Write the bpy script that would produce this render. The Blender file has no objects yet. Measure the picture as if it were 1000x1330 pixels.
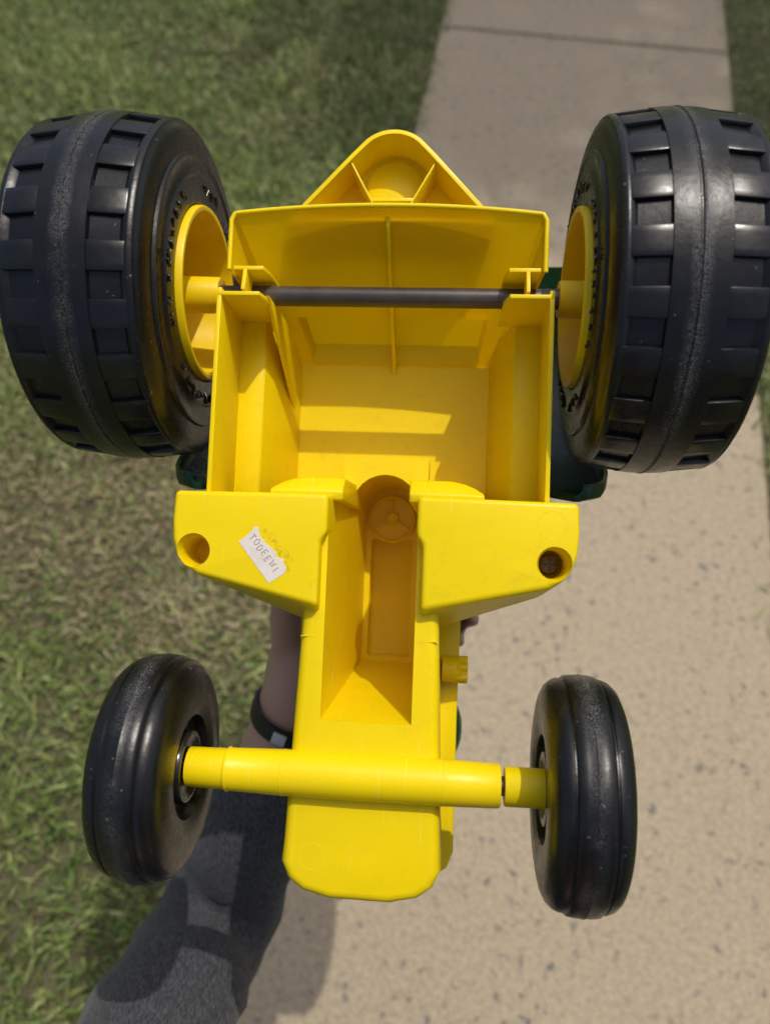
import bpy, bmesh, math, random
import numpy as np
from mathutils import Vector, Matrix, Euler
random.seed(7); rng = np.random.default_rng(7)
S = bpy.context.scene
C = S.collection
rad = math.radians

# ------------------------------------------------------------------ camera
CAM_H = 1.50
cam_d = bpy.data.cameras.new('camera'); cam = bpy.data.objects.new('camera', cam_d); C.objects.link(cam)
cam.location = (0, 0, CAM_H); cam.rotation_euler = (rad(30), 0, 0)
cam_d.sensor_fit = 'HORIZONTAL'; cam_d.sensor_width = 36; cam_d.lens = 36.0
cam_d.clip_start = 0.02; cam_d.clip_end = 300
cam_d.dof.use_dof = True; cam_d.dof.focus_distance = 0.43; cam_d.dof.aperture_fstop = 7.5
S.camera = cam
CM = Matrix.Translation((0, 0, CAM_H)) @ Matrix.Rotation(rad(30), 4, 'X')

# toy tractor pose in front of the camera (metres)
ax = Vector((math.cos(rad(4.7)), -math.sin(rad(2)), math.sin(rad(4.7)))).normalized()
ay = Vector((math.sin(rad(2)), 1, -math.sin(rad(3.5)))); ay = (ay - ax*ay.dot(ax)).normalized()
az = ax.cross(ay)
RL = Matrix((ax, ay, az)).transposed()
TL = Vector((0, 0, -0.42)) + RL @ Vector((-0.006, 0, 0))
TRACTOR = CM @ (Matrix.Translation(TL) @ RL.to_4x4())

# ------------------------------------------------------------------ light
SUN_LOCAL = Vector((0.38, 0.91, 1.0)).normalized()
sun_dir = (TRACTOR.to_3x3() @ SUN_LOCAL).normalized()
elev = math.asin(sun_dir.z); azim = math.atan2(sun_dir.x, sun_dir.y)
w = bpy.data.worlds.new('World'); S.world = w; w.use_nodes = True
nt = w.node_tree; nt.nodes.clear()
sky = nt.nodes.new('ShaderNodeTexSky'); sky.sky_type = 'NISHITA'; sky.sun_disc = False
sky.sun_elevation = elev; sky.sun_rotation = azim; sky.dust_density = 5.5
bg = nt.nodes.new('ShaderNodeBackground'); bg.inputs[1].default_value = 0.13
wo = nt.nodes.new('ShaderNodeOutputWorld')
nt.links.new(sky.outputs[0], bg.inputs[0]); nt.links.new(bg.outputs[0], wo.inputs[0])
sl = bpy.data.lights.new('sun', 'SUN'); sl.energy = 2.5; sl.angle = rad(0.53); sl.color = (1, 0.955, 0.88)
so = bpy.data.objects.new('sun', sl); C.objects.link(so); so.location = (2, 1, 8)
so.rotation_euler = (-sun_dir).to_track_quat('-Z', 'Y').to_euler()
S.view_settings.view_transform = 'Standard'; S.view_settings.look = 'None'
S.view_settings.exposure = -0.03; S.view_settings.gamma = 1.0; S.view_settings.use_curve_mapping = False
S.render.engine = 'CYCLES'; S.cycles.max_bounces = 14; S.cycles.diffuse_bounces = 9; S.cycles.transmission_bounces = 9

# ------------------------------------------------------------------ materials
class NT:
    def __init__(s, name):
        s.m = bpy.data.materials.new(name); s.m.use_nodes = True; s.t = s.m.node_tree
        s.b = s.t.nodes['Principled BSDF']; s.tc = s.t.nodes.new('ShaderNodeTexCoord')
    def n(s, kind, **kw):
        nd = s.t.nodes.new('ShaderNode'+kind)
        for k, v in kw.items():
            if k in ('i',):
                for a, b in v.items(): nd.inputs[a].default_value = b
            else: setattr(nd, k, v)
        return nd
    def l(s, a, b): s.t.links.new(a, b)
    def noise(s, scale, detail=4, rough=.55, coord='Object', vec=None):
        nd = s.n('TexNoise', i={'Scale': scale, 'Detail': detail, 'Roughness': rough})
        s.l(vec if vec else s.tc.outputs[coord], nd.inputs['Vector']); return nd
    def ramp(s, src, stops):
        r = s.n('ValToRGB'); e = r.color_ramp.elements
        while len(e) < len(stops): e.new(0.5)
        for el, (p, c) in zip(e, stops):
            el.position = p; el.color = (*c, 1) if len(c) == 3 else c
        s.l(src, r.inputs[0]); return r
    def mix(s, fac, a, b, blend='MIX'):
        m = s.n('Mix', data_type='RGBA', blend_type=blend)
        for inp, v in ((0, fac), (6, a), (7, b)):
            if hasattr(v, 'is_linked') or hasattr(v, 'links'): s.l(v, m.inputs[inp])
            elif isinstance(v, tuple): m.inputs[inp].default_value = (*v, 1)
            else: m.inputs[inp].default_value = v
        return m.outputs[2]
    def math(s, op, a, b=None, clamp=False):
        m = s.n('Math', operation=op, use_clamp=clamp)
        for i, v in enumerate((a, b)):
            if v is None: continue
            if hasattr(v, 'links'): s.l(v, m.inputs[i])
            else: m.inputs[i].default_value = v
        return m.outputs[0]
    def bump(s, src, strength, dist):
        b = s.n('Bump', i={'Strength': strength, 'Distance': dist}); s.l(src, b.inputs['Height'])
        s.l(b.outputs[0], s.b.inputs['Normal']); return b

def m_plastic(name, col, rough, var=.06, bumpd=.0001, scuff=0.0, sss=0.0):
    k = NT(name); n1 = k.noise(18, 3); n2 = k.noise(260, 4, .7)
    dark = tuple(c*(1-var*2.2) for c in col)
    c = k.mix(k.ramp(n1.outputs[0], [(.35, (0, 0, 0)), (.7, (1, 1, 1))]).outputs[0], dark, col)
    if scuff:
        sp = k.noise(520, 2, .5)
        c = k.mix(k.ramp(sp.outputs[0], [(.70, (0, 0, 0)), (.78, (scuff,)*3)]).outputs[0], c, tuple(x*.55 for x in col))
    h = k.noise(150, 3).outputs[0]
    if sss:
        for rot, thr in (((.2, .4, .5), .705), ((.1, .9, 2.1), .715)):      # fine handling scratches
            mp = k.n('Mapping'); mp.inputs['Rotation'].default_value = rot; mp.inputs['Scale'].default_value = (1100, 26, 26)
            k.l(k.tc.outputs['Object'], mp.inputs[0]); sn = k.noise(1, 2, .5, vec=mp.outputs[0])
            sr = k.ramp(sn.outputs[0], [(thr, (0,)*3), (thr+.03, (1,)*3)])
            c = k.mix(k.math('MULTIPLY', sr.outputs[0], .22), c, (.95, .80, .22)); h = k.math('SUBTRACT', h, k.math('MULTIPLY', sr.outputs[0], .8))
        gr = k.ramp(k.noise(75, 6, .72).outputs[0], [(.53, (0,)*3), (.78, (1,)*3)])  # thin grey-brown handling grime
        gm = k.ramp(k.noise(9, 3).outputs[0], [(.40, (.05,)*3), (.65, (.34,)*3)])
        c = k.mix(k.math('MULTIPLY', gr.outputs[0], gm.outputs[0]), c, (.42, .29, .03))
    k.l(c, k.b.inputs['Base Color'])
    rr = k.ramp(n2.outputs[0], [(.3, (rough-.06,)*3), (.75, (rough+.10,)*3)]); k.l(rr.outputs[0], k.b.inputs['Roughness'])
    k.bump(h, .3, bumpd)
    if sss:                                           # thin moulded plastic lets some daylight through
        k.b.inputs['Specular IOR Level'].default_value = .26
        tr = k.n('BsdfTranslucent'); tr.inputs[0].default_value = (.95, .58, .002, 1)
        ms = k.n('MixShader', i={0: sss}); k.l(k.b.outputs[0], ms.inputs[1]); k.l(tr.outputs[0], ms.inputs[2])
        k.l(ms.outputs[0], k.t.nodes['Material Output'].inputs[0])
    return k.m
YEL = m_plastic('yellow_plastic', (.86, .65, .002), .36, .025, .00012, scuff=.35, sss=.06)
YTHIN = m_plastic('thin_yellow_plastic', (.86, .65, .002), .36, .025, .00012, scuff=.35, sss=.45)
YRIM = m_plastic('yellow_rim_plastic', (.86, .61, .002), .38, .04, sss=.06)
GRN = m_plastic('green_plastic', (.003, .042, .015), .26, .1)
GDK = m_plastic('glossy_black_plastic', (.010, .010, .011), .22, .1)
STEEL = m_plastic('brown_grey_steel', (.085, .066, .056), .36, .3, .0003)
SCREW = m_plastic('dull_brass_screw', (.16, .11, .04), .4, .2)

def m_tyre(name, half):
    k = NT(name); obj = k.tc.outputs['Object']
    sx = k.n('SeparateXYZ'); k.l(obj, sx.inputs[0])
    axd = k.math('ABSOLUTE', sx.outputs[0])
    wob = k.noise(60, 4, .7)
    band = k.math('DIVIDE', axd, half)                        # distance from the mould seam
    near = k.math('SUBTRACT', 1.0, k.math('ADD', band, k.math('MULTIPLY', k.math('SUBTRACT', wob.outputs[0], .5), 1.1)), clamp=True)
    fine = k.noise(1500, 5, .8)
    fr = k.ramp(fine.outputs[0], [(.50, (0, 0, 0)), (.62, (1, 1, 1))])
    big = k.ramp(k.noise(22, 3).outputs[0], [(.34, (.12,)*3), (.56, (1, 1, 1))])
    wear = k.math('MULTIPLY', k.math('MULTIPLY', near, fr.outputs[0]), big.outputs[0], clamp=True)
    specks = k.ramp(k.noise(330, 2, .5).outputs[0], [(.725, (0, 0, 0)), (.75, (.6,)*3)])
    dust = k.ramp(k.noise(40, 4, .6).outputs[0], [(.45, (0, 0, 0)), (.8, (1, 1, 1))])
    c = k.mix(dust.outputs[0], (.0040, .0041, .0045), (.0085, .0087, .0092))
    c = k.mix(k.math('MULTIPLY', wear, .9), c, (.26, .26, .26))
    c = k.mix(specks.outputs[0], c, (.17, .16, .14))
    k.l(c, k.b.inputs['Base Color'])
    r = k.ramp(k.noise(120, 5, .7).outputs[0], [(.3, (.22,)*3), (.7, (.36,)*3)])
    k.l(k.mix(wear, r.outputs[0], (.7, .7, .7)), k.b.inputs['Roughness'])
    h = k.math('ADD', k.math('MULTIPLY', fine.outputs[0], .3), k.math('ADD', k.math('MULTIPLY', wear, .6), k.noise(300, 3).outputs[0]))
    k.bump(h, .35, .00035); k.b.inputs['Specular IOR Level'].default_value = .42
    return k.m
TYRE_R = m_tyre('black_tyre_plastic', .0060)
TYRE_F = m_tyre('black_front_tyre_plastic', .0062)
TREAD = m_plastic('black_tread_plastic', (.0062, .0063, .0068), .30, .25, .0004)

def m_concrete():
    k = NT('sidewalk_concrete'); o = k.tc.outputs['Object']
    big = k.noise(1.3, 5, .6); mid = k.noise(95, 5, .75); fine = k.noise(210, 5, .8)
    c = k.mix(big.outputs[0], (.385, .315, .205), (.45, .372, .245))
    c = k.mix(k.math('MULTIPLY', k.ramp(mid.outputs[0], [(.36, (1,)*3), (.56, (0,)*3)]).outputs[0], .8), c, (.24, .20, .145))
    c = k.mix(k.math('MULTIPLY', k.ramp(fine.outputs[0], [(.30, (1,)*3), (.55, (0,)*3)]).outputs[0], .62), c, (.20, .17, .125))
    c = k.mix(k.math('MULTIPLY', k.ramp(fine.outputs[0], [(.54, (0,)*3), (.68, (1,)*3)]).outputs[0], .7), c, (.58, .49, .36))
    # grey pits and stains, clustered
    wv = k.n('VectorMath', operation='ADD'); k.l(o, wv.inputs[0])
    dn = k.noise(26, 3, .6); k.l(dn.outputs[1], wv.inputs[1])
    pit = k.noise(46, 4, .6); pr = k.ramp(pit.outputs[0], [(.585, (0,)*3), (.66, (1,)*3)])
    clus = k.ramp(k.noise(5.5, 3).outputs[0], [(.38, (0.25,)*3), (.56, (1,)*3)])
    pm = k.math('MULTIPLY', pr.outputs[0], clus.outputs[0])
    c = k.mix(k.math('MULTIPLY', pm, .85), c, (.105, .105, .115))
    k.l(c, k.b.inputs['Base Color']); k.b.inputs['Roughness'].default_value = .9
    h = k.math('SUBTRACT', k.math('ADD', fine.outputs[0], mid.outputs[0]), k.math('MULTIPLY', pm, 1.2))
    k.bump(h, .6, .004); return k.m
def m_soil():
    k = NT('thatch_soil'); n = k.noise(30, 5, .7); n2 = k.noise(3, 4)
    c = k.mix(n.outputs[0], (.030, .024, .012), (.13, .10, .055))
    sx = k.n('VectorMath', operation='LENGTH'); k.l(k.tc.outputs['Object'], sx.inputs[0])
    far = k.ramp(k.math('MULTIPLY', sx.outputs['Value'], .1), [(.28, (0,)*3), (.42, (1,)*3)])   # unworn turf away from the trodden strip
    c = k.mix(k.math('MULTIPLY', n2.outputs[0], .55), c, (.075, .09, .030))
    c = k.mix(k.math('MULTIPLY', far.outputs[0], .85), c, k.mix(k.noise(55, 5, .75).outputs[0], (.035, .06, .012), (.17, .21, .06)))
    k.l(c, k.b.inputs['Base Color']); k.b.inputs['Roughness'].default_value = .95; k.bump(n.outputs[0], .8, .01); return k.m
def m_grass():
    k = NT('grass_blades')
    at = k.n('Attribute', attribute_name='rnd', attribute_type='GEOMETRY')
    at2 = k.n('Attribute', attribute_name='dry', attribute_type='GEOMETRY')
    g = k.ramp(at.outputs['Fac'], [(0, (.028, .052, .008)), (.35, (.098, .160, .027)), (.7, (.215, .285, .065)), (1, (.40, .44, .16))])
    d = k.ramp(at.outputs['Fac'], [(0, (.12, .085, .042)), (.5, (.27, .20, .105)), (1, (.44, .36, .21))])
    k.l(k.mix(at2.outputs['Fac'], g.outputs[0], d.outputs[0]), k.b.inputs['Base Color'])
    k.b.inputs['Roughness'].default_value = .5
    k.b.inputs['Subsurface Weight'].default_value = .0
    tr = k.n('BsdfTranslucent'); k.l(k.mix(at2.outputs['Fac'], g.outputs[0], d.outputs[0]), tr.inputs[0])
    ms = k.n('MixShader', i={0: .25}); out = k.t.nodes['Material Output']
    k.l(k.b.outputs[0], ms.inputs[1]); k.l(tr.outputs[0], ms.inputs[2]); k.l(ms.outputs[0], out.inputs[0]); return k.m
def m_skin():
    k = NT('skin'); n = k.noise(35, 4, .6); f = k.noise(420, 4, .7)
    k.l(k.mix(n.outputs[0], (.44, .25, .17), (.56, .34, .25)), k.b.inputs['Base Color'])
    k.b.inputs['Roughness'].default_value = .5; k.b.inputs['Subsurface Weight'].default_value = .15
    k.b.inputs['Subsurface Radius'].default_value = (1, .35, .2); k.b.inputs['Subsurface Scale'].default_value = .004
    k.bump(f.outputs[0], .35, .0006); return k.m
def m_cloth(name, a, b, sc):
    k = NT(name)
    mp = k.n('Mapping'); mp.inputs['Rotation'].default_value = (.5, .3, .9); mp.inputs['Scale'].default_value = (sc*7, sc*.9, sc*.9)
    k.l(k.tc.outputs['Object'], mp.inputs[0]); wv = k.noise(1, 3, .6, vec=mp.outputs[0]); n = k.noise(600, 3, .7)
    f = k.math('MULTIPLY', k.ramp(wv.outputs[0], [(.40, (0,)*3), (.60, (1,)*3)]).outputs[0], n.outputs[0])
    k.l(k.mix(k.ramp(f, [(.1, (0,)*3), (.6, (1,)*3)]).outputs[0], a, b), k.b.inputs['Base Color'])
    k.b.inputs['Roughness'].default_value = .9; k.bump(f, .35, .0006)
    k.b.inputs['Sheen Weight'].default_value = .08; return k.m
CONC = m_concrete(); SOIL = m_soil(); GRASS = m_grass(); SKIN = m_skin()
SLEEVE = m_cloth('charcoal_twill', (.018, .019, .023), (.085, .088, .098), 210)
DENIM = m_cloth('dark_denim', (.02, .026, .045), (.07, .085, .13), 150)
LEATHER = m_plastic('dark_leather', (.03, .022, .018), .5, .2)
HAIR = m_plastic('brown_hair', (.03, .018, .01), .5, .2)
BAND = m_plastic('black_rubber_band', (.010, .010, .011), .42, .1)
TAG = m_plastic('pale_tag', (.62, .62, .64), .4, .1)
INK = m_plastic('violet_grey_ink', (.24, .20, .28), .6, .1)
PAPER = None
def m_paper():
    k = NT('sticker_paper'); n = k.noise(700, 5, .7); n2 = k.noise(120, 3)
    c = k.mix(n.outputs[0], (.60, .55, .47), (.72, .67, .60))
    c = k.mix(k.ramp(n2.outputs[0], [(.5, (0,)*3), (.8, (.5,)*3)]).outputs[0], c, (.50, .43, .42))
    k.l(c, k.b.inputs['Base Color']); k.b.inputs['Roughness'].default_value = .85; k.bump(n.outputs[0], .5, .0003); return k.m
PAPER = m_paper()
def m_glue():
    k = NT('glue_grime'); n = k.noise(420, 4, .75); n2 = k.noise(90, 2)
    f = k.math('MULTIPLY', k.ramp(n.outputs[0], [(.50, (0,)*3), (.70, (.95,)*3)]).outputs[0], n2.outputs[0])
    k.b.inputs['Base Color'].default_value = (.36, .23, .03, 1); k.b.inputs['Roughness'].default_value = .8
    k.l(f, k.b.inputs['Alpha']); return k.m
GLUE = m_glue()
def m_bark():
    k = NT('bark'); n = k.noise(14, 5, .7); k.l(k.mix(n.outputs[0], (.07, .05, .035), (.19, .15, .11)), k.b.inputs['Base Color'])
    k.b.inputs['Roughness'].default_value = .9; k.bump(n.outputs[0], .8, .02); return k.m
def m_leaf():
    k = NT('leaves'); n = k.noise(5, 4); k.l(k.mix(n.outputs[0], (.035, .075, .015), (.08, .13, .03)), k.b.inputs['Base Color'])
    k.b.inputs['Roughness'].default_value = .5; return k.m

# ------------------------------------------------------------------ helpers
def finish(name, me, mat, parent=None, smooth=35, mtx=None):
    me.name = name
    if mat: me.materials.append(mat)
    if smooth:
        me.shade_smooth(); me.set_sharp_from_angle(angle=rad(smooth))
    o = bpy.data.objects.new(name, me); C.objects.link(o)
    if parent: o.parent = parent
    if mtx is not None: o.matrix_local = mtx
    return o
def ob(name, bm, mat, parent=None, smooth=35, mtx=None):
    bmesh.ops.recalc_face_normals(bm, faces=bm.faces)
    me = bpy.data.meshes.new(name); bm.to_mesh(me); bm.free()
    return finish(name, me, mat, parent, smooth, mtx)
def tag(o, label=None, cat=None, group=None, kind=None):
    if label: o['label'] = label
    if cat: o['category'] = cat
    if group: o['group'] = group
    if kind: o['kind'] = kind
    return o
def empty(name, parent=None, mtx=None):
    o = bpy.data.objects.new(name, None); C.objects.link(o); o.empty_display_size = .02
    if parent: o.parent = parent
    if mtx is not None: o.matrix_local = mtx
    return o
CMS = .01
def V(*p): return Vector(p)*CMS                       # centimetres to metres
def loft_bm(rings, cap=True, closed=True):
    """rings: list of equally long lists of 3-D points (cm)"""
    bm = bmesh.new(); vs = [[bm.verts.new(V(*p)) for p in r] for r in rings]
    n = len(rings[0])
    for a, b in zip(vs[:-1], vs[1:]):
        for i in range(n if closed else n-1):
            j = (i+1) % n; bm.faces.new((a[i], a[j], b[j], b[i]))
    if cap and closed:
        bm.faces.new(vs[0][::-1]); bm.faces.new(vs[-1])
    bmesh.ops.recalc_face_normals(bm, faces=bm.faces); return bm
def prism_bm(poly, z0, z1, poly0=None):
    return loft_bm([[(x, y, z0) for x, y in (poly0 or poly)], [(x, y, z1) for x, y in poly]])
def bevel(bm, w, seg=3, angle=25, sel=None):
    es = [e for e in bm.edges if len(e.link_faces) == 2 and e.calc_face_angle(0) > rad(angle) and (sel is None or sel(e))]
    bmesh.ops.bevel(bm, geom=es, offset=w*CMS, segments=seg, affect='EDGES', profile=.5, clamp_overlap=True)
    return bm
def box_bm(x0, x1, y0, y1, z0, z1, bv=.04, seg=2):
    bm = prism_bm([(x0, y0), (x1, y0), (x1, y1), (x0, y1)], z0, z1)
    return bevel(bm, bv, seg) if bv else bm
def slab_bm(pts, thick, bv=.03):
    """planar polygon pts (cm, 3-D) extruded by the vector thick (cm), centred"""
    t = Vector(thick)*.5
    bm = loft_bm([[tuple(Vector(p)-t) for p in pts], [tuple(Vector(p)+t) for p in pts]])
    return bevel(bm, bv, 2) if bv else bm
def lathe_bm(prof, seg=64, axis='X', closed_prof=False, a0=0, a1=2*math.pi):
    """prof: [(along axis, radius)] cm"""
    bm = bmesh.new(); full = abs(a1-a0-2*math.pi) < 1e-6
    n = seg if full else seg+1; cols = []
    for i in range(n):
        a = a0+(a1-a0)*i/seg; c, s = math.cos(a), math.sin(a); col = []
        for (h, r) in prof:
            p = (h, r*c, r*s) if axis == 'X' else (r*c, r*s, h)
            col.append(bm.verts.new(V(*p)))
        cols.append(col)
    m = len(prof)
    for i in range(seg):
        A, B = cols[i], cols[(i+1) % n]
        for j in range(m if closed_prof else m-1):
            k = (j+1) % m; bm.faces.new((A[j], A[k], B[k], B[j]))
    bmesh.ops.remove_doubles(bm, verts=bm.verts, dist=1e-6)
    bmesh.ops.recalc_face_normals(bm, faces=bm.faces)
    return bm
def tube_bm(pts, r, seg=10):
    bm = bmesh.new(); rings = []
    P = [Vector(p) for p in pts]
    for i, p in enumerate(P):
        d = (P[min(i+1, len(P)-1)]-P[max(i-1, 0)]).normalized()
        u = d.orthogonal().normalized(); v = d.cross(u)
        if rings:                                     # keep frames aligned
            u = (pu - d*pu.dot(d)).normalized(); v = d.cross(u)
        pu = u; rr = r[i] if isinstance(r, (list, tuple)) else r
        rings.append([tuple(p+(u*math.cos(2*math.pi*k/seg)+v*math.sin(2*math.pi*k/seg))*rr) for k in range(seg)])
    bm.free(); return loft_bm(rings)
def cut(o, *cutters):
    """boolean difference in the part's own space; the result replaces the part's mesh"""
    t0 = bpy.data.objects.new('t0', o.data); C.objects.link(t0)
    for cbm in cutters:
        bmesh.ops.recalc_face_normals(cbm, faces=cbm.faces)
        me = bpy.data.meshes.new('t1'); cbm.to_mesh(me); cbm.free(); co = bpy.data.objects.new('t1', me); C.objects.link(co)
        md = t0.modifiers.new('b', 'BOOLEAN'); md.operation = 'DIFFERENCE'; md.solver = 'EXACT'; md.object = co
        bpy.context.view_layer.update()
        nm = bpy.data.meshes.new_from_object(t0.evaluated_get(bpy.context.evaluated_depsgraph_get()))
        t0.modifiers.clear(); t0.data = nm
        bpy.data.objects.remove(co); bpy.data.meshes.remove(me)
    old = o.data; o.data = t0.data; bpy.data.objects.remove(t0); nn = old.name; bpy.data.meshes.remove(old); o.data.name = nn
    o.data.shade_smooth(); o.data.set_sharp_from_angle(angle=rad(32))
def mir(pts, s): return [(x*s, *r) for x, *r in pts]

# ------------------------------------------------------------------ setting: soil, path, grass
def ground_sheet(name, mat, z, x0, x1, y0, y1, mtx=None):
    bm = bmesh.new()
    bm.faces.new([bm.verts.new(p) for p in ((x0, y0, z), (x1, y0, z), (x1, y1, z), (x0, y1, z))])
    return ob(name, bm, mat, None, 0, mtx)
g = ground_sheet('ground', SOIL, -.012, -60, 60, -60, 60); tag(g, 'bare thatchy soil under the lawn', 'ground', kind='structure')
pd = Vector((.1695, .9855)); pn = Vector((.9855, -.1695))
PM = Matrix(((pn.x, pd.x, 0, 0), (pn.y, pd.y, 0, 0), (0, 0, 1, 0), (0, 0, 0, 1)))
PL, PR = -.289, .707
bm = bmesh.new()
for i in range(-12, 24):                              # slabs with tooled joints, two of the joints well clear of the tractor
    y0, y1 = i*1.5-.15, (i+1)*1.5-.15-.008
    q = bmesh.ops.create_cube(bm, size=1)['verts']
    for v in q:
        v.co = ((PL if v.co.x < 0 else PR), (y0 if v.co.y < 0 else y1), (-.10 if v.co.z < 0 else 0))
bmesh.ops.bevel(bm, geom=[e for e in bm.edges if all(v.co.z > -.01 for v in e.verts)], offset=.006, segments=3, affect='EDGES')
path = ob('path', bm, CONC, None, 35, PM); tag(path, 'beige concrete path with grey pits between two strips of lawn', 'path', kind='structure')

def patch(x, y):                                       # smooth pseudo-noise for dry areas, 0..1
    a = np.sin(x*2.1+1.3*np.sin(y*1.7+.4)+.9)+np.sin(y*2.9-1.1*np.sin(x*2.3)+2.2)
    b = np.sin(x*6.3+y*3.1+1.7*np.sin(y*4.4))+np.sin(y*7.1-x*4.7+.3)
    return 1/(1+np.exp(-(a*.75+b*.5)*1.5))
def grass_mesh(n, x0, x1, y0, y1, keep):
    X = rng.uniform(x0, x1, n); Y = rng.uniform(y0, y1, n)
    off = X*pn.x+Y*pn.y
    jit = rng.normal(0, .016, n)
    k = keep(off+jit); X, Y = X[k], Y[k]; n = len(X)
    # a worn, strawy area left of the path
    dry0 = .95*np.exp(-(((X+.72)/.50)**2+((Y-.88)/.26)**2)) + .8*np.exp(-(((X+.36)/.22)**2+((Y-.68)/.18)**2))
    p = np.clip((patch(X*1.5, Y*1.5)-.35)*.45+dry0*1.0, .04, .9)
    dry = (rng.random(n) < p*.85).astype(np.float32)*rng.uniform(.6, 1, n)
    cl_ = .65+.7*patch(X*3.1+4, Y*3.3-2); L = rng.gamma(6, .0058, n)*(1-.25*p)*cl_; W = rng.uniform(.0012, .0030, n)
    th = rng.uniform(0, 2*np.pi, n); lean = rng.uniform(.25, 1.45, n)
    lean = np.where(dry > 0, rng.uniform(1.0, 1.55, n), lean)
    dx, dy = np.cos(th), np.sin(th); sx, sy = -dy*W, dx*W
    sl_, cl = np.sin(lean), np.cos(lean)
    z0 = rng.uniform(-.014, .004, n)
    V_ = np.zeros((n, 5, 3), np.float32)
    V_[:, 0] = np.stack([X-sx, Y-sy, z0], 1); V_[:, 1] = np.stack([X+sx, Y+sy, z0], 1)
    mx, my, mz = X+dx*L*.5*sl_*.7, Y+dy*L*.5*sl_*.7, z0+L*.55*np.maximum(cl, .12)
    V_[:, 2] = np.stack([mx-sx*.8, my-sy*.8, mz], 1); V_[:, 3] = np.stack([mx+sx*.8, my+sy*.8, mz], 1)
    V_[:, 4] = np.stack([X+dx*L*sl_, Y+dy*L*sl_, z0+L*np.maximum(cl*.9, .06)], 1)
    b = (np.arange(n)*5)[:, None]
    tri = np.concatenate([b+[0, 1, 3], b+[0, 3, 2], b+[2, 3, 4]], 1).reshape(-1, 3)
    me = bpy.data.meshes.new('grass'); me.vertices.add(n*5); me.vertices.foreach_set('co', V_.reshape(-1))
    me.loops.add(tri.size); me.loops.foreach_set('vertex_index', tri.reshape(-1).astype(np.int32))
    me.polygons.add(len(tri)); me.polygons.foreach_set('loop_start', (np.arange(len(tri))*3).astype(np.int32))
    me.polygons.foreach_set('loop_total', np.full(len(tri), 3, np.int32))
    me.update(calc_edges=True)
    for nm, arr in (('rnd', np.clip(rng.normal(.18, .26, n)+.50*cl_*rng.uniform(.5, 1, n), 0, 1)), ('dry', dry)):
        a = me.attributes.new(nm, 'FLOAT', 'POINT'); a.data.foreach_set('value', np.repeat(arr, 5).astype(np.float32))
    return me
me = grass_mesh(330000, -3.0, .85, -.9, 5.4, lambda o: o < PL+.004)
tag(finish('grass', me, GRASS, None, 0), 'worn green lawn with straw patches along one side of the path', 'grass', kind='stuff')
me = grass_mesh(100000, .5, 3.2, -.9, 4.8, lambda o: o > PR-.004)
tag(finish('grass', me, GRASS, None, 0), 'strip of fresh green lawn beyond the far edge of the path', 'grass', kind='stuff')

# tree ahead on the right whose crown shades the far end of the path
def make_tree(bx, by, h):
    t = empty('shade_tree', None, Matrix.Translation((bx, by, 0)))
    tag(t, 'tall leafy tree beside the path that shades its far end', 'tree')
    bm = tube_bm([(0, 0, -10), (3, -4, h*20), (-6, -10, h*45), (2, -16, h*70), (0, -20, h*95)], [20, 16, 14, 11, 5], 12)
    for k in range(12):
        a = k*2.4; b0 = Vector((0, -14, h*(62+k*2.6))); r = 90+35*math.sin(k*1.7)
        e = b0+Vector((math.cos(a)*r, math.sin(a)*r, 80+10*math.sin(k)))
        b2 = tube_bm([tuple(b0), tuple((b0+e)/2+Vector((0, 0, 12))), tuple(e)], [5, 3.5, 1.2], 8)
        tm = bpy.data.meshes.new('t'); b2.to_mesh(tm); b2.free(); bm.from_mesh(tm); bpy.data.meshes.remove(tm)
    ob('trunk', bm, m_bark(), t, 50)
    cen = Vector((0, -20, h*98)); vs, fs = [], []
    clumps = [Vector((random.gauss(0, 1), random.gauss(0, 1), random.gauss(0, .8))).normalized()*random.uniform(.2, 1)**.6 for _ in range(150)]
    for i in range(12500):
        c = clumps[i % 150]; p = cen+Vector((c.x*150, c.y*140, c.z*130))+Vector((random.gauss(0, 20), random.gauss(0, 20), random.gauss(0, 16)))
        R = Euler((random.uniform(-1, 1), random.uniform(-1, 1), random.uniform(0, 6.3))).to_matrix(); s = random.uniform(4, 6.5)
        b = len(vs)
        for q in ((-s, 0, 0), (0, -s*.45, s*.1), (s, 0, 0), (0, s*.45, s*.1)): vs.append(tuple((p+R@Vector(q))*CMS))
        fs.append((b, b+1, b+2, b+3))
    me = bpy.data.meshes.new('crown'); me.from_pydata(vs, [], fs); finish('crown', me, m_leaf(), t, 0)
_h = 9.5; make_tree(1.15+_h*sun_dir.x/sun_dir.z, 3.2+_h*sun_dir.y/sun_dir.z, _h)

# ------------------------------------------------------------------ toy tractor (local: x right, y to the rear, z out of the underside)
T = empty('toy_tractor', None, TRACTOR)
tag(T, 'yellow plastic toy tractor held up to show its hollow underside, black wheels at its corners', 'toy tractor')

# trough cutter: long tapered slot with an arched rear end
def trough_ring(z, half, yf, yc):
    pts = [(-half, yf), (half, yf)]
    for k in range(13):
        a = math.pi*k/12; pts.append((half*math.cos(a), yc+half*math.sin(a)))
    return [(x, y, z) for x, y in pts]
def trough_cutter(): return loft_bm([trough_ring(-14, 1.85, -9.9, .75), trough_ring(2.0, 2.55, -11.6, .6)])

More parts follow.
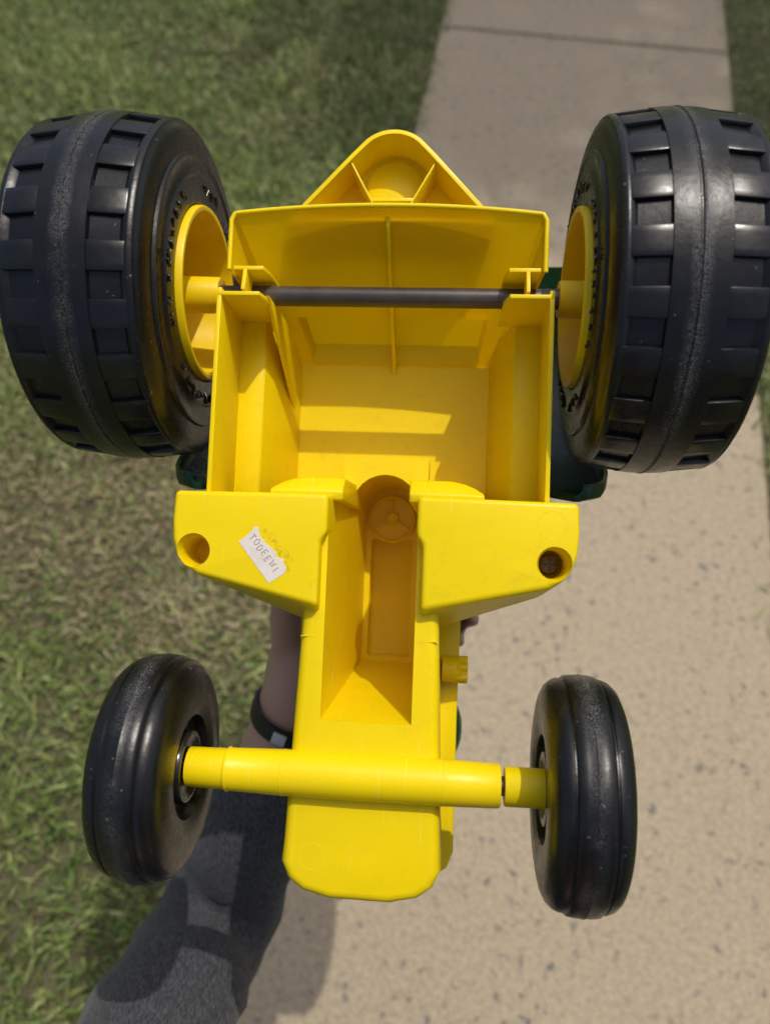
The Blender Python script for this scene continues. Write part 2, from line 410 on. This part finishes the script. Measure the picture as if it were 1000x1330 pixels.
# front chassis
half = [(4.3, -19.0), (3.9, -19.9), (3.1, -20.5), (1.6, -20.85)]
pan = [(3.75, .8), (3.72, -5.5), (3.95, -11), (4.2, -17.8)]+half
outline = pan+[(-x, y) for x, y in reversed(pan)]
bm = prism_bm(outline, -7.2, 0.0); bevel(bm, .55, 4, 40, lambda e: all(v.co.z > -.001 for v in e.verts))
chassis = ob('front_chassis', bm, YEL, T); cut(chassis, trough_cutter())
for x_, y_ in ((-2.6, -18.6),):
    ob('ejector_mark', lathe_bm([(-.005, .72), (.006, .70), (.006, .675), (-.005, .655)], 32, 'Z'), YEL, chassis, mtx=Matrix.Translation(V(x_, y_, 0)))
for x_ in (-3.25, 3.25):
    ob('mould_line', box_bm(x_-.5, x_+.5, -6.93, -6.89, -.1, .012, 0), YEL, chassis)
# side flanges of the chassis
fl = [(3.6, -5.3), (5.05, -5.3), (5.0, -12), (5.05, -20.4), (4.7, -21.4), (3.9, -22.0), (3.0, -22.2), (3.0, -20)]
for s in (1, -1):
    ob('side_flange', bevel(prism_bm(mir(fl, s), -7.6, -7.0), .12, 2), YEL, T)
# trough liner reaching up to the dashboard
liner = ob('trough', box_bm(-2.7, 2.7, -12, 3.9, -16.4, -7.15, 0), YEL, T)
cut(liner, trough_cutter(), box_bm(-1.45, 1.55, -9.55, -1.15, -15.6, -13.5, .15))
# moulded steering-wheel emblem on the trough floor
em = lathe_bm([(-14.05, 1.74), (-13.80, 1.72), (-13.72, 1.62), (-13.80, 1.52), (-14.05, 1.50)], 40, 'Z')
for a in (90, 210, 330):
    c_, s_ = math.cos(rad(a)), math.sin(rad(a))
    b2 = slab_bm([(c_*.4-s_*.07, s_*.4+c_*.07, -13.95), (c_*1.55-s_*.07, s_*1.55+c_*.07, -13.95), (c_*1.55+s_*.07, s_*1.55-c_*.07, -13.95), (c_*.4+s_*.07, s_*.4-c_*.07, -13.95)], (0, 0, .36), .02)
    tm = bpy.data.meshes.new('t'); b2.to_mesh(tm); b2.free(); em.from_mesh(tm); bpy.data.meshes.remove(tm)
b2 = lathe_bm([(-14.05, .5), (-13.78, .5), (-13.70, .42), (-13.76, .3), (-13.76, 0.0)], 24, 'Z')
tm = bpy.data.meshes.new('t'); b2.to_mesh(tm); b2.free(); em.from_mesh(tm); bpy.data.meshes.remove(tm)
ob('steering_wheel_relief', em, YEL, T, mtx=Matrix.Translation(V(0, .35, 0)))

# foot boxes
top = [(2.75, -1.75), (2.4, -1.3), (2.4, .85), (10.85, .75), (10.92, -.9), (10.85, -1.9), (10.6, -2.75), (10.15, -3.3), (9.4, -3.75), (2.75, -5.2)]
base = [(2.75, -1.75), (2.4, -1.3), (2.4, .85), (11.05, .75), (11.12, -1.0), (11.05, -2.2), (10.75, -3.1), (10.2, -3.8), (9.3, -4.4), (2.75, -6.7)]
for s in (1, -1):
    bm = prism_bm(mir(top, s), -3.0, 1.0, mir(base, s)); bevel(bm, .5, 5, 20, lambda e: any(v.co.z > 0 for v in e.verts))
    fb = ob('foot_box', bm, YEL, T)
    hole = lathe_bm([(-2.0, 0), (-2.0, .74), (.55, .80), (1.05, .95), (1.4, 1.1), (1.4, 0)], 32, 'Z')
    for v in hole.verts: v.co += V(9.66*s, -2.5, 0)
    cut(fb, hole)
    if s > 0:
        sc = lathe_bm([(-2.05, .58), (-1.4, .58), (-1.25, .5), (-1.15, .3), (-1.13, 0)], 24, 'Z')
        so_ = ob('screw', sc, SCREW, fb, mtx=Matrix.Translation(V(9.66, -2.5, 0)))
        cr = box_bm(-.36, .36, -.06, .06, -1.3, -1.0, 0); cut(so_, cr, box_bm(-.06, .06, -.36, .36, -1.3, -1.0, 0))
    if s > 0: ob('ejector_mark', lathe_bm([(.995, .78), (1.006, .76), (1.006, .735), (.995, .715)], 32, 'Z'), YEL, fb, mtx=Matrix.Translation(V(9.5, -.45, 0)))
    # ramped ledge behind the box
    bm = loft_bm([[(x*s, y, z) for y, z in ((.6, z0-.15), (1.1, z0), (y1, z1), (y1+.35, -10.9), (.6, -10.9))] for x, z0, y1, z1 in ((1.85, -.6, 1.95, -1.5), (4.2, -.6, 1.95, -1.5), (4.9, -.6, 1.8, -1.4), (5.5, -.6, 1.55, -1.2), (6.0, -.6, 1.2, -.9))]); bevel(bm, .12, 3, 28)
    ob('ledge', bm, YEL, T)

# side walls with the shelf and the inner wall
for s in (1, -1):
    ob('side_wall', slab_bm([(9.3*s, .6, .0), (9.3*s, 12.45, .0), (9.42*s, 12.45, -5.3), (9.42*s, .6, -5.3)], (.26, 0, 0), .05), YEL, T)
    ob('shelf', slab_bm([(9.5*s, .6, -5.1), (9.5*s, 12.4, -5.1), (7.75*s, 12.4, -5.1), (7.75*s, .6, -5.1)], (0, 0, .22), .03), YEL, T)
    ob('inner_wall', slab_bm([(7.80*s, .6, -5.05), (7.80*s, 12.2, -5.05), (6.55*s, 12.2, -10.9), (6.55*s, .6, -10.9)], (.2*s, 0, .05), .03), YEL, T)
    if s < 0: ob('gusset', slab_bm([(6.75*s, 12.3, -.9), (6.75*s, 12.3, -10.8), (6.75*s, 7.0, -10.6)], (.2, 0, 0), .03), YEL, T)
    # axle bracket: two end plates joined by a web
    bk = ob('axle_bracket', slab_bm([(9.4*s, 12.1, 0.02), (7.0*s, 12.1, 0.02), (6.72*s, 12.1, -1.3), (6.72*s, 12.1, -5.2), (9.4*s, 12.1, -5.2)], (0, .24, 0), .04), YEL, T)
    ob('bracket_plate', slab_bm([(8.7*s, 13.75, -.45), (6.95*s, 13.75, -.45), (6.75*s, 13.75, -1.6), (6.6*s, 13.75, -6), (8.7*s, 13.75, -6)], (0, .24, 0), .04), YEL, bk)
    ob('bracket_web', slab_bm([(8.0*s, 12.4, -.1), (8.0*s, 13.7, -.45), (8.0*s, 13.7, -1.7), (8.0*s, 12.4, -1.7)], (.22, 0, 0), .03), YEL, bk)
fl_ = ob('seat_floor', box_bm(-6.8, 6.8, 1.2, 11.0, -11.1, -10.8, 0), YEL, T); cut(fl_, trough_cutter())

# rear bin: leaning seat back with a shallow slot
def rim_pt(u):                                         # u -1..1 along the rim
    if abs(u) > .80:
        k = (abs(u)-.80)/.20; s = math.copysign(1, u)
        return Vector((s*8.95, 16.75-k*3.1, -.5)) if k > .02 else Vector((s*8.9, 16.85, -.5))
    x = u/.80*8.75; return Vector((x, 17.45-.5*(x/8.75)**2, -.5))
def base_pt(u):
    if abs(u) > .80:
        k = (abs(u)-.80)/.20; return Vector((math.copysign(6.9, u), 10.75-k*.3, -10.9))
    return Vector((u/.80*6.75, 10.75, -10.9))
us = sorted(set([-1, -.93, -.87, -.81, -.80]+[round(-.78+i*.06, 3) for i in range(27)]+[.80, .81, .87, .93, 1]+[-.665, -.660, .660, .665]))
ts = [0, .12, .3, .5, .64, .655, .75, .85, .955, .97, 1]
grid = []
for t in ts:
    row = []
    for u in us:
        p = rim_pt(u).lerp(base_pt(u), t)
        if .65 < t < .96 and abs(u) < .663: p += Vector((0, 1.2, -.1))
        row.append(tuple(p))
    grid.append(row)
bm = loft_bm(grid, False, False); bmesh.ops.recalc_face_normals(bm, faces=bm.faces)
rp = ob('rear_panel', bm, YTHIN, T, 28)                 # thin sheet: the sun on its far side glows through
ob('panel_rim', tube_bm([tuple(rim_pt(u)) for u in us], .14, 10), YEL, rp, 50)
a, b = rim_pt(0), base_pt(0)
ob('centre_rib', slab_bm([(0, a.y-.1, -1.0), (0, a.y-.9, -1.3), (0, b.y-.55, -10.8), (0, b.y+1.2, -10.8)], (.22, 0, 0), .03), YEL, T)

# hitch
hp = [(6.15, 16.9), (2.5, 20.9)]
for k in range(0, 13):
    a = rad(38+104*k/12); hp.append((2.05*math.cos(a)*1.12, 20.35+2.05*math.sin(a)))
hp += [(-2.5, 20.9), (-6.15, 16.9)]
ho = [(x+.15, y) for x, y in hp]
def inset(poly, d):
    n = len(poly); out = []
    for i in range(n):
        p0, p1, p2 = Vector(poly[i-1]), Vector(poly[i]), Vector(poly[(i+1) % n])
        d1, d2 = (p1-p0).normalized(), (p2-p1).normalized()
        n1, n2 = Vector((-d1.y, d1.x)), Vector((-d2.y, d2.x)); nn = (n1+n2).normalized()
        out.append(tuple(p1+nn*d/max(.4, nn.dot(n1))))
    return out
bm = prism_bm(ho, -4.4, -1.3); bevel(bm, .1, 2, 30)
hitch = ob('hitch', bm, YEL, T); cut(hitch, prism_bm(inset(ho, .26), -3.9, 0, inset(ho, .32)))
for s in (1, -1):
    ob('hitch_rib', slab_bm([(.15+s*2.45, 20.5, -1.5), (.15+s*.55, 17.0, -1.5), (.15+s*.55, 17.0, -4.1), (.15+s*2.45, 20.5, -4.1)], (.18, .12*s, 0), .02), YEL, hitch)
ob('hitch_rib', box_bm(-1.2, 1.5, 18.55, 18.75, -4.1, -2.3, .02), YEL, hitch)
ob('hitch_boss', lathe_bm([(-4.2, 1.75), (-3.45, 1.75), (-3.35, 1.6), (-3.35, 0)], 32, 'Z'), YEL, hitch, mtx=Matrix.Translation(V(.15, 20.0, -.3)))

# rear axle rod
bm = lathe_bm([(-11.6, 0), (-11.6, .585), (11.6, .585), (11.6, 0)], 28); ob('rear_axle', bm, STEEL, T, mtx=Matrix.Translation(V(0, 12.85, -2.6)))

# front axle
FA = Matrix.Translation(V(0, -14.25, .05))
prof = [(-9.5, .7), (-9.5, 1.04), (-7.42, 1.08), (-7.38, 1.16), (-7.3, 1.17), (-7.22, 1.12), (-4.3, 1.20), (0, 1.23), (4.3, 1.20), (7.15, 1.13), (7.25, 1.06), (7.25, .45)]
ob('front_axle_tube', lathe_bm(prof, 40), YEL, T, mtx=FA)
ob('front_axle_rod', lathe_bm([(-11.9, 0), (-11.9, .5), (11.9, .5), (11.9, 0)], 20), STEEL, T, mtx=FA)
for x in (-4.3, 4.25):
    ob('mould_line', lathe_bm([(x-.04, 1.18), (x-.02, 1.22), (x+.02, 1.22), (x+.04, 1.18)], 40), YEL, T, mtx=FA)

# green upper body: hood, dashboard, fenders, seat back
def hood_ring(y, hw, z1):
    out = []
    for k in range(17):
        a = math.pi*k/16; cx, sz = math.cos(a), math.sin(a)
        out.append((hw*math.copysign(abs(cx)**.45, cx), y, -7.4-(-7.4-z1)*abs(sz)**.55))
    return out
ys = [(-21.2, 3.6, -12.5), (-20.9, 4.3, -14), (-20, 4.7, -15.2), (-14, 4.75, -16.6), (-6, 4.75, -17.2), (-2, 4.75, -17.4), (.5, 4.6, -17.4)]
bm = loft_bm([hood_ring(*q) for q in ys]); 
hood = ob('hood', bm, GRN, T, 50); cut(hood, box_bm(-2.75, 2.75, -12.05, 4.2, -16.45, -7, 0))
ob('headlight', lathe_bm([(0, 0), (0.55, .0), (.5, .7), (.3, 1.3), (0, 1.75), (-.5, 1.9), (-.5, 0)], 24, 'X'), GRN, hood, mtx=Matrix.Translation(V(4.85, -13.3, -8.9)))
ob('headlight', lathe_bm([(0, 0), (-0.55, .0), (-.5, .7), (-.3, 1.3), (0, 1.75), (.5, 1.9), (.5, 0)], 24, 'X'), GRN, hood, mtx=Matrix.Translation(V(-4.85, -13.3, -8.9)))
kn = []
for k in range(36):
    a = 2*math.pi*k/36; r = .85 if (k % 6) < 3 else .68; kn.append((r*math.cos(a), r*math.sin(a)))
bm = loft_bm([[(x, p, q) for p, q in kn] for x in (4.9, 5.55)]); bevel(bm, .05, 2)
b2 = lathe_bm([(4.0, .8), (5.1, .8), (5.25, .55), (5.5, .5)], 20); tm = bpy.data.meshes.new('t'); b2.to_mesh(tm); b2.free(); bm.from_mesh(tm); bpy.data.meshes.remove(tm)
ob('side_knob', bm, YRIM, T, mtx=Matrix.Translation(V(0, -9.15, -6.2)))
WY, WZ = 12.85, -2.6
for s in (1, -1):                                     # fender: arched plate in front of and above the wheel
    rows = []
    A0, A1 = rad(195), rad(300)
    for i in range(25):
        t = i/24; a = A0+(A1-A0)*t
        e = min(1, t/.2); e2 = 1-(1-e)**2 if e < 1 else 1
        xo = 9.55+(4.6)*(.62+.38*math.sqrt(max(0, 1-(1-e)**2)))
        row = []
        xi = 9.6+2.0*(1-math.sqrt(max(0, 1-(1-e)**2)))
        for x, r in ((xi, 11.9), (xo-.5, 11.9), (xo-.12, 11.75), (xo, 11.4), (xo, 10.8), (xo-.25, 10.8), (xo-.3, 11.2), (xo-.6, 11.5), (xi, 11.5)):
            row.append((x*s, WY+r*math.cos(a), WZ+r*math.sin(a)))
        rows.append(row)
    ob('fender', loft_bm(rows), GRN, T, 50)
db = ob('dashboard', box_bm(-4.6, 4.6, .45, 4.2, -17.3, -11.4, .3, 3), GRN, T); cut(db, box_bm(-2.72, 2.72, 0, 4.0, -16.45, -11, 0))

# ---- wheels
def arc_box(w_, a_half, r0, r1, r2, bv=.06):
    """small curved block: axial width w_, angular half-size (rad), radii (cm), centred on +Z"""
    rows = []
    for k in range(5):
        a = -a_half+2*a_half*k/4
        rows.append([(x, r*math.sin(a), r*math.cos(a)) for x, r in ((-w_/2, r0), (-w_/2+.03, r1), (w_/2-.03, r2), (w_/2, r0))])
    bm = loft_bm(rows); bevel(bm, bv, 2, 40); return bm
RP = [(-2.2, 5.0), (-3.85, 5.04), (-4.02, 5.2), (-4.08, 5.6), (-4.08, 6.55), (-3.98, 6.66), (-3.92, 6.75), (-3.92, 7.55), (-3.98, 7.66), (-3.96, 7.8), (-3.82, 7.88), (-3.80, 8.5), (-3.74, 8.9), (-3.62, 9.2), (-3.50, 9.30), (-3.45, 9.46), (-3.28, 9.57), (-3.12, 9.56), (-2.80, 9.33), (-1.36, 9.54), (-1.30, 9.82), (-.7, 9.88), (-.16, 9.90), (-.10, 9.84), (-.04, 9.84), (.02, 9.94), (.08, 9.92), (.2, 9.90), (.7, 9.88), (1.30, 9.82), (1.36, 9.54), (2.80, 9.33), (3.12, 9.56), (3.28, 9.57), (3.45, 9.46), (3.50, 9.30), (3.62, 9.2), (3.74, 8.9), (3.80, 8.5), (3.9, 7.5), (4.0, 6.5), (3.8, 5.2), (2.2, 5.0)]
blk = None
def letter_bm():
    """worn raised lettering on the sidewall: short strokes, not legible"""
    bm = bmesh.new(); r_ = random.Random(3)
    for arc0, arc1, n in ((55, 135, 9), (165, 195, 3), (205, 292, 10), (330, 395, 7)):
        for i in range(n):
            a = rad(arc0+(arc1-arc0)*(i+.5)/n)
            for kk in range(3):
                da = rad(r_.uniform(-2.2, 2.2)); r0 = 5.75+r_.uniform(0, .3); r1 = r0+r_.uniform(.15, .55)
                tilt = r_.uniform(-.05, .05)
                b2 = tube_bm([(-4.06, r0*math.cos(a+da), r0*math.sin(a+da)), (-4.16, r1*math.cos(a+da+tilt), r1*math.sin(a+da+tilt))], r_.uniform(.05, .09), 6)
                tm = bpy.data.meshes.new('t'); b2.to_mesh(tm); b2.free(); bm.from_mesh(tm); bpy.data.meshes.remove(tm)
    return bm
block_mesh = None; lip_mesh = None
def rear_wheel(s):
    M = Matrix.Translation(V(15.0*s, WY, WZ)) @ (Matrix.Rotation(math.pi, 4, 'Z') if s < 0 else Matrix.Identity(4))
    e = empty('rear_wheel', T, M)
    # profile: negative x faces the tractor
    ob('tyre', lathe_bm(RP, 128), TYRE_R, e, 38)
    global block_mesh
    n = 22
    ph = 3.2 if s > 0 else 8.0
    for row in (-1, 1):
        for k in range(n):
            R = Matrix.Rotation(rad(ph+360*k/n), 4, 'X') @ Matrix.Translation(V(row*2.21, 0, 0)) @ (Matrix.Rotation(math.pi, 4, 'Z') if row < 0 else Matrix.Identity(4))
            if block_mesh is None:
                o = ob('tread_block', arc_box(1.92, rad(4.3), 9.2, 9.80, 9.57, .085), TREAD, e, 35, R); block_mesh = o.data
            else:
                o = bpy.data.objects.new('tread_block', block_mesh); C.objects.link(o); o.parent = e; o.matrix_local = R
    ob('raised_lettering', letter_bm(), GDK, e, 60)['kind'] = 'stuff'
    rim = ob('rim', lathe_bm([(-2.3, 5.06), (-4.25, 5.06), (-4.36, 5.0), (-4.38, 4.86), (-4.34, 4.74), (-4.1, 4.68), (-.6, 4.35), (-.3, 4.2), (-.3, 1.0), (.2, 1.0), (.2, 5.0), (-2.3, 5.05)], 72), YRIM, e, 40)
    ob('hub_tube', lathe_bm([(-.4, 1.15), (-4.95, 1.06), (-5.07, 1.0), (-5.07, .62), (-.4, .62)], 32), YRIM, e, 40)
    for k in range(5):
        R = Matrix.Rotation(rad(72*k+12), 4, 'X')
        ob('spoke_fin', slab_bm([(-.35, 0, 1.0), (-2.6, 0, 1.08), (-.35, 0, 4.3)], (0, .18, 0), .02), YRIM, e, 30, R)
    return e
rear_wheel(1); rear_wheel(-1)
FPr = [(-1.25, .5), (-1.25, 2.2), (-1.32, 2.6), (-1.85, 2.75), (-1.98, 3.3), (-2.0, 3.8), (-1.98, 4.5), (-1.88, 5.0), (-1.70, 5.38), (-1.42, 5.63), (-1.15, 5.74), (-1.02, 5.75), (-.97, 5.70), (-.92, 5.70), (-.86, 5.81), (-.76, 5.89), (-.4, 5.94), (-.06, 5.95), (0, 5.985), (.05, 5.95), (.4, 5.94), (.76, 5.89), (.86, 5.81), (.92, 5.70), (.97, 5.70), (1.02, 5.75), (1.15, 5.74), (1.42, 5.63), (1.70, 5.38), (1.88, 5.0), (1.98, 4.5), (2.0, 3.8), (1.9, 3.2), (.9, 3.0), (.9, .5)]
def front_wheel(s):
    M = Matrix.Translation(V(11.25*s, 0, 0)) @ (Matrix.Rotation(math.pi, 4, 'Z') if s < 0 else Matrix.Identity(4))
    e = empty('front_wheel', T, FA @ M)
    ob('tyre', lathe_bm(FPr, 112), TYRE_F, e, 38)
    ob('hub_disc', lathe_bm([(-.8, 1.95), (-1.62, 1.95), (-1.78, 1.86), (-1.82, 1.68), (-1.74, 1.5), (-1.62, 1.3), (-1.62, .5)], 40), GDK, e, 40)
    if s > 0: ob('axle_sleeve', lathe_bm([(-1.3, 1.0), (-3.7, 1.02), (-3.78, .97), (-3.78, .5)], 36), YEL, e, 40)
    return e
front_wheel(1); front_wheel(-1)

# ---- torn paper sticker on the left foot box
uA = Vector((-7.15, -1.95, 0)); ang = rad(-51)
def sp(u, v, z): return (uA.x+u*math.cos(ang)-v*math.sin(ang), uA.y+u*math.sin(ang)+v*math.cos(ang), z)
edge = [(0, 0), (2.75, 0), (2.78, .02), (2.85, 1.05), (2.6, 1.30), (2.42, 1.22), (2.25, 1.42), (2.02, 1.28), (1.86, 1.16), (1.72, 1.30), (1.45, 1.26), (1.2, 1.20), (.95, 1.16), (.7, 1.12), (.42, 1.10), (.2, 1.22), (-.05, 1.32), (-.18, 1.12), (-.05, .98), (-.02, .5)]
st = ob('price_sticker', loft_bm([[sp(u, v, .995) for u, v in edge], [sp(u, v, 1.022) for u, v in edge]]), PAPER, T, 0)
st['label'] = 'torn off-white paper sticker with handwritten letters'
strokes = {'T': [[(0, 1), (.8, 1)], [(.4, 1), (.4, 0)]],
           'O': [[(.4+.38*math.cos(2*math.pi*k/14), .5+.48*math.sin(2*math.pi*k/14)) for k in range(15)]],
           'D': [[(.1, 0), (.1, 1), (.45, .95), (.72, .7), (.72, .3), (.45, .04), (.1, 0)]],
           'E': [[(.7, 1), (.1, 1), (.1, 0), (.7, 0)], [(.1, .5), (.6, .5)]],
           'W': [[(0, 1), (.2, 0), (.45, .8), (.65, 0), (.9, 1)]], '1': [[(.4, 1), (.4, 0)]]}
lb = bmesh.new()
for i, ch in enumerate('TODEEW1'):
    for stx in strokes[ch]:
        pts = [sp(.12+i*.36+px*.30, .56+py*.36+(.06 if i % 2 else 0), 1.030) for px, py in stx]
        b2 = tube_bm(pts, .017, 5); tm = bpy.data.meshes.new('t'); b2.to_mesh(tm); b2.free(); lb.from_mesh(tm); bpy.data.meshes.remove(tm)
ob('handwriting', lb, INK, st, 40)
ge = [(.0, 1.0), (.3, 1.7), (.9, 1.75), (1.4, 1.65), (2.0, 1.9), (2.6, 1.85), (3.0, 1.4), (2.9, 1.0), (1.5, .9)]
ob('glue_residue', loft_bm([[sp(u, v, .99) for u, v in ge], [sp(u, v, 1.006) for u, v in ge]]), GLUE, st, 0)

# ------------------------------------------------------------------ person: one continuous body, left arm in view
TI = TRACTOR.inverted()
def L2W(x, y, z): return TRACTOR @ V(x, y, z)
def skin_mesh(name, verts, edges, mat, parent=None, root=0, sub=2):
    me = bpy.data.meshes.new(name); me.from_pydata([tuple(v[0]) for v in verts], edges, [])
    o = bpy.data.objects.new(name, me); C.objects.link(o)
    md = o.modifiers.new('skin', 'SKIN'); md.use_smooth_shade = True
    sv = me.skin_vertices[0].data
    for i, (_, r) in enumerate(verts):
        sv[i].radius = (r, r) if not isinstance(r, tuple) else r
        sv[i].use_root = (i == root)
    s2 = o.modifiers.new('sub', 'SUBSURF'); s2.levels = sub; s2.render_levels = sub
    bpy.context.view_layer.update(); dg = bpy.context.evaluated_depsgraph_get()
    nm = bpy.data.meshes.new_from_object(o.evaluated_get(dg)); nm.name = name
    bpy.data.objects.remove(o)
    nm.materials.clear(); return finish(name, nm, mat, parent, 180)
def cam_pt(u, v, d):                                   # a point measured in the photograph and set at its own distance (m)
    return CM @ Vector(((u-500)/1000*d, -(v-665)/1000*d, -d))
wrist = cam_pt(380, 922, .625); elbow = cam_pt(284, 1185, .735); shoulder = Vector((-.20, -.17, .93))
palm0 = cam_pt(390, 880, .622); palm1 = cam_pt(404, 815, .620)
VB = []; EB = []
def av(p, r, prev=None):
    VB.append((Vector(p), r)); i = len(VB)-1
    if prev is not None: EB.append((prev, i))
    return i
pel = av((0.0, -.34, .52), .13)
ab = av((0.0, -.33, .68), .12, pel); chs = av((0.0, -.29, .86), .135, ab); nk = av((0.0, -.26, 1.01), .06, chs)
hd0 = av((.0, -.23, 1.08), .075, nk); hd1 = av((.0, -.22, 1.15), .09, hd0); hd2 = av((.0, -.24, 1.22), .065, hd1); av((0, -.118, 1.155), .012, av((0, -.15, 1.165), .022, hd1))
for s in (1, -1): av((.098*s, -.23, 1.15), .016, hd1)
ls = av(shoulder, .055, chs); l1 = av(shoulder.lerp(elbow, .5), .048, ls); le = av(elbow, .041, l1)
f1 = av(elbow.lerp(wrist, .35), .040, le); f2 = av(elbow.lerp(wrist, .75), .034, f1); wr = av(wrist, .0300, f2)
p0 = av(palm0, .031, wr); p1 = av(palm1, .034, p0)
rsh, rel_, rwr, rha = Vector((.20, -.20, .92)), Vector((.33, -.20, 1.14)), Vector((.24, -.21, 1.36)), Vector((.19, -.20, 1.44))
rs = av(rsh, .055, chs); r1 = av(rsh.lerp(rel_, .5), .047, rs); re = av(rel_, .04, r1); rw = av(rwr, .028, re); rh = av(rha, .03, rw)
for s in (1, -1):
    hx = .0+.09*s; h = av((hx, -.34, .48), .088, pel); kn_ = av((hx+.03*s, -.24, .07), .058, h); an = av((hx+.03*s, -.62, .06), .042, kn_); av((hx+.03*s, -.74, .03), .032, an)
person = skin_mesh('person', VB, EB, SKIN, None, 0)
tag(person, 'person reaching a bare wrist in a charcoal sleeve behind the toy to hold it up', 'person')
# fingers and thumb, closed on the hood; each its own skinned chain rooted in the palm, joined into the body
def chain(pts, radii):
    vv = [(Vector(p), r) for p, r in zip(pts, radii)]; return vv, [(i, i+1) for i in range(len(pts)-1)]
parts = []
fing = [([(-2.2, -8.0, -19.2), (-.5, -5.0, -19.0), (2.4, -4.0, -18.5), (4.9, -3.9, -17.6), (5.9, -4.0, -15.6)], .95),
        ([(-2.0, -8.8, -19.2), (0, -6.2, -19.2), (3.2, -5.4, -18.7), (5.4, -5.4, -17.4), (6.1, -5.5, -15.0)], .95),
        ([(-1.8, -9.5, -19.2), (.3, -7.5, -19.2), (3.4, -6.9, -18.7), (5.6, -6.8, -17.2), (6.3, -6.7, -14.2)], .92),
        ([(-1.8, -10.2, -19.1), (0.2, -9.0, -19.0), (2.6, -8.7, -18.5), (4.6, -8.6, -17.4), (5.6, -8.5, -15.8)], .80),
        ([tuple((TI @ cam_pt(*q))/CMS) for q in ((386, 880, .620), (375, 838, .607), (372, 790, .59), (382, 748, .572))], 1.7)]
for dx, l in ((-.030, .085), (-.010, .095), (.010, .09), (.028, .075)):     # the other hand's fingers, lightly curled
    q = [rha+Vector((dx, 0, .01)), rha+Vector((dx*1.2, .03, .03+l*.2)), rha+Vector((dx*1.2, .04+l*.35, .04+l*.25)), rha+Vector((dx*1.1, .035+l*.55, .02+l*.05))]
    fing.append(([tuple((TI @ p_)/CMS) for p_ in q], .85))
fing.append(([tuple((TI @ (rha+Vector(v_)))/CMS) for v_ in ((-.015, 0, -.005), (-.05, .02, .0), (-.07, .05, .01), (-.07, .075, .015))], .95))
extra = []
for pts, r in fing:
    n = len(pts); P = [L2W(*p) for p in pts]
    vv, ee = chain(P, [r*CMS*(1.1 if i == 0 else 1.0-.07*i) for i in range(n)])
    extra.append(skin_mesh('finger', vv, ee, SKIN))
bm = bmesh.new(); bm.from_mesh(person.data)
for o in extra:
    bm.from_mesh(o.data); bpy.data.objects.remove(o)
bm.to_mesh(person.data); bm.free()
rm = person.modifiers.new('weld', 'REMESH'); rm.mode = 'VOXEL'; rm.voxel_size = .0042; rm.use_smooth_shade = True
bpy.context.view_layer.update(); nm = bpy.data.meshes.new_from_object(person.evaluated_get(bpy.context.evaluated_depsgraph_get()))
person.modifiers.clear(); nm.name = 'person'; person.data = nm
sm = person.modifiers.new('smooth', 'SMOOTH'); sm.factor = .5; sm.iterations = 6
# clothing
cuff = elbow.lerp(wrist, .80)
def cv(pairs): return [(Vector(p), r) for p, r in pairs]
vv = cv([((.0, -.34, .50), .145), ((.0, -.33, .68), .138), ((.0, -.29, .87), .15), ((.0, -.275, .95), .085),
         (shoulder, .068), (shoulder.lerp(elbow, .5), .060), (elbow, .060), (elbow.lerp(wrist, .35), .055), (elbow.lerp(wrist, .65), .046), (cuff, .041),
         (rsh, .068), (rsh.lerp(rel_, .5), .06), (rel_, .052), (rel_.lerp(rwr, .75), .042)])
sh = skin_mesh('shirt', vv, [(0, 1), (1, 2), (2, 3), (2, 4), (4, 5), (5, 6), (6, 7), (7, 8), (8, 9), (2, 10), (10, 11), (11, 12), (12, 13)], SLEEVE, person)
sh['label'] = 'charcoal twill long-sleeved shirt'
dn = sh.modifiers.new('fold', 'DISPLACE'); tx = bpy.data.textures.new('folds', 'CLOUDS'); tx.noise_scale = .032; dn.texture = tx; dn.strength = .017; dn.mid_level = .5
vv = cv([((.0, -.34, .54), .142), ((.09, -.34, .48), .105), ((.12, -.24, .09), .08), ((.12, -.58, .075), .062), ((-.09, -.34, .48), .105), ((-.12, -.24, .09), .08), ((-.12, -.58, .075), .062)])
skin_mesh('jeans', vv, [(0, 1), (1, 2), (2, 3), (0, 4), (4, 5), (5, 6)], DENIM, person)
for s in (1, -1):
    hx = .12*s
    skin_mesh('shoe', cv([((hx, -.60, .065), .046), ((hx, -.68, .055), .045), ((hx, -.78, .040), .036)]), [(0, 1), (1, 2)], LEATHER, person)
skin_mesh('hair', cv([((.0, -.262, 1.22), .098), ((.0, -.225, 1.245), .085), ((.0, -.285, 1.14), .085)]), [(0, 1), (0, 2)], HAIR, person)
for s in (1, -1): ob('eye', lathe_bm([(-1.2, 0), (-.9, .8), (0, 1.2), (.9, .8), (1.2, 0)], 16, 'Z'), TAG, person, 60, Matrix.Translation((.032*s, -.150, 1.175)))
ob('mouth', tube_bm([(-2.2, -.2, 0), (0, .35, -.15), (2.2, -.2, 0)], [.2, .5, .2], 10), INK, person, 60, Matrix.Translation((0, -.150, 1.105)))
# wristband with a small pale tag
axw = (elbow-wrist).normalized(); bc = wrist.lerp(elbow, .015)
zq = axw.to_track_quat('X', 'Z').to_matrix().to_4x4()
band = ob('wristband', lathe_bm([(-.75, 2.95), (-.7, 3.25), (0, 3.33), (.7, 3.25), (.75, 2.95)], 48), BAND, person, 40, Matrix.Translation(bc) @ zq)
band['label'] = 'black wristband with a small pale tag'
td = (Vector((-.035, 0, CAM_H))-bc); td -= axw*td.dot(axw); td.normalize()
tq = Matrix((axw.cross(td), axw, td)).transposed().to_4x4(); tq.translation = bc+td*.0325
ob('band_tag', box_bm(-.55, .55, -.5, .5, -.1, .25, .12, 3), TAG, person, 40, tq)
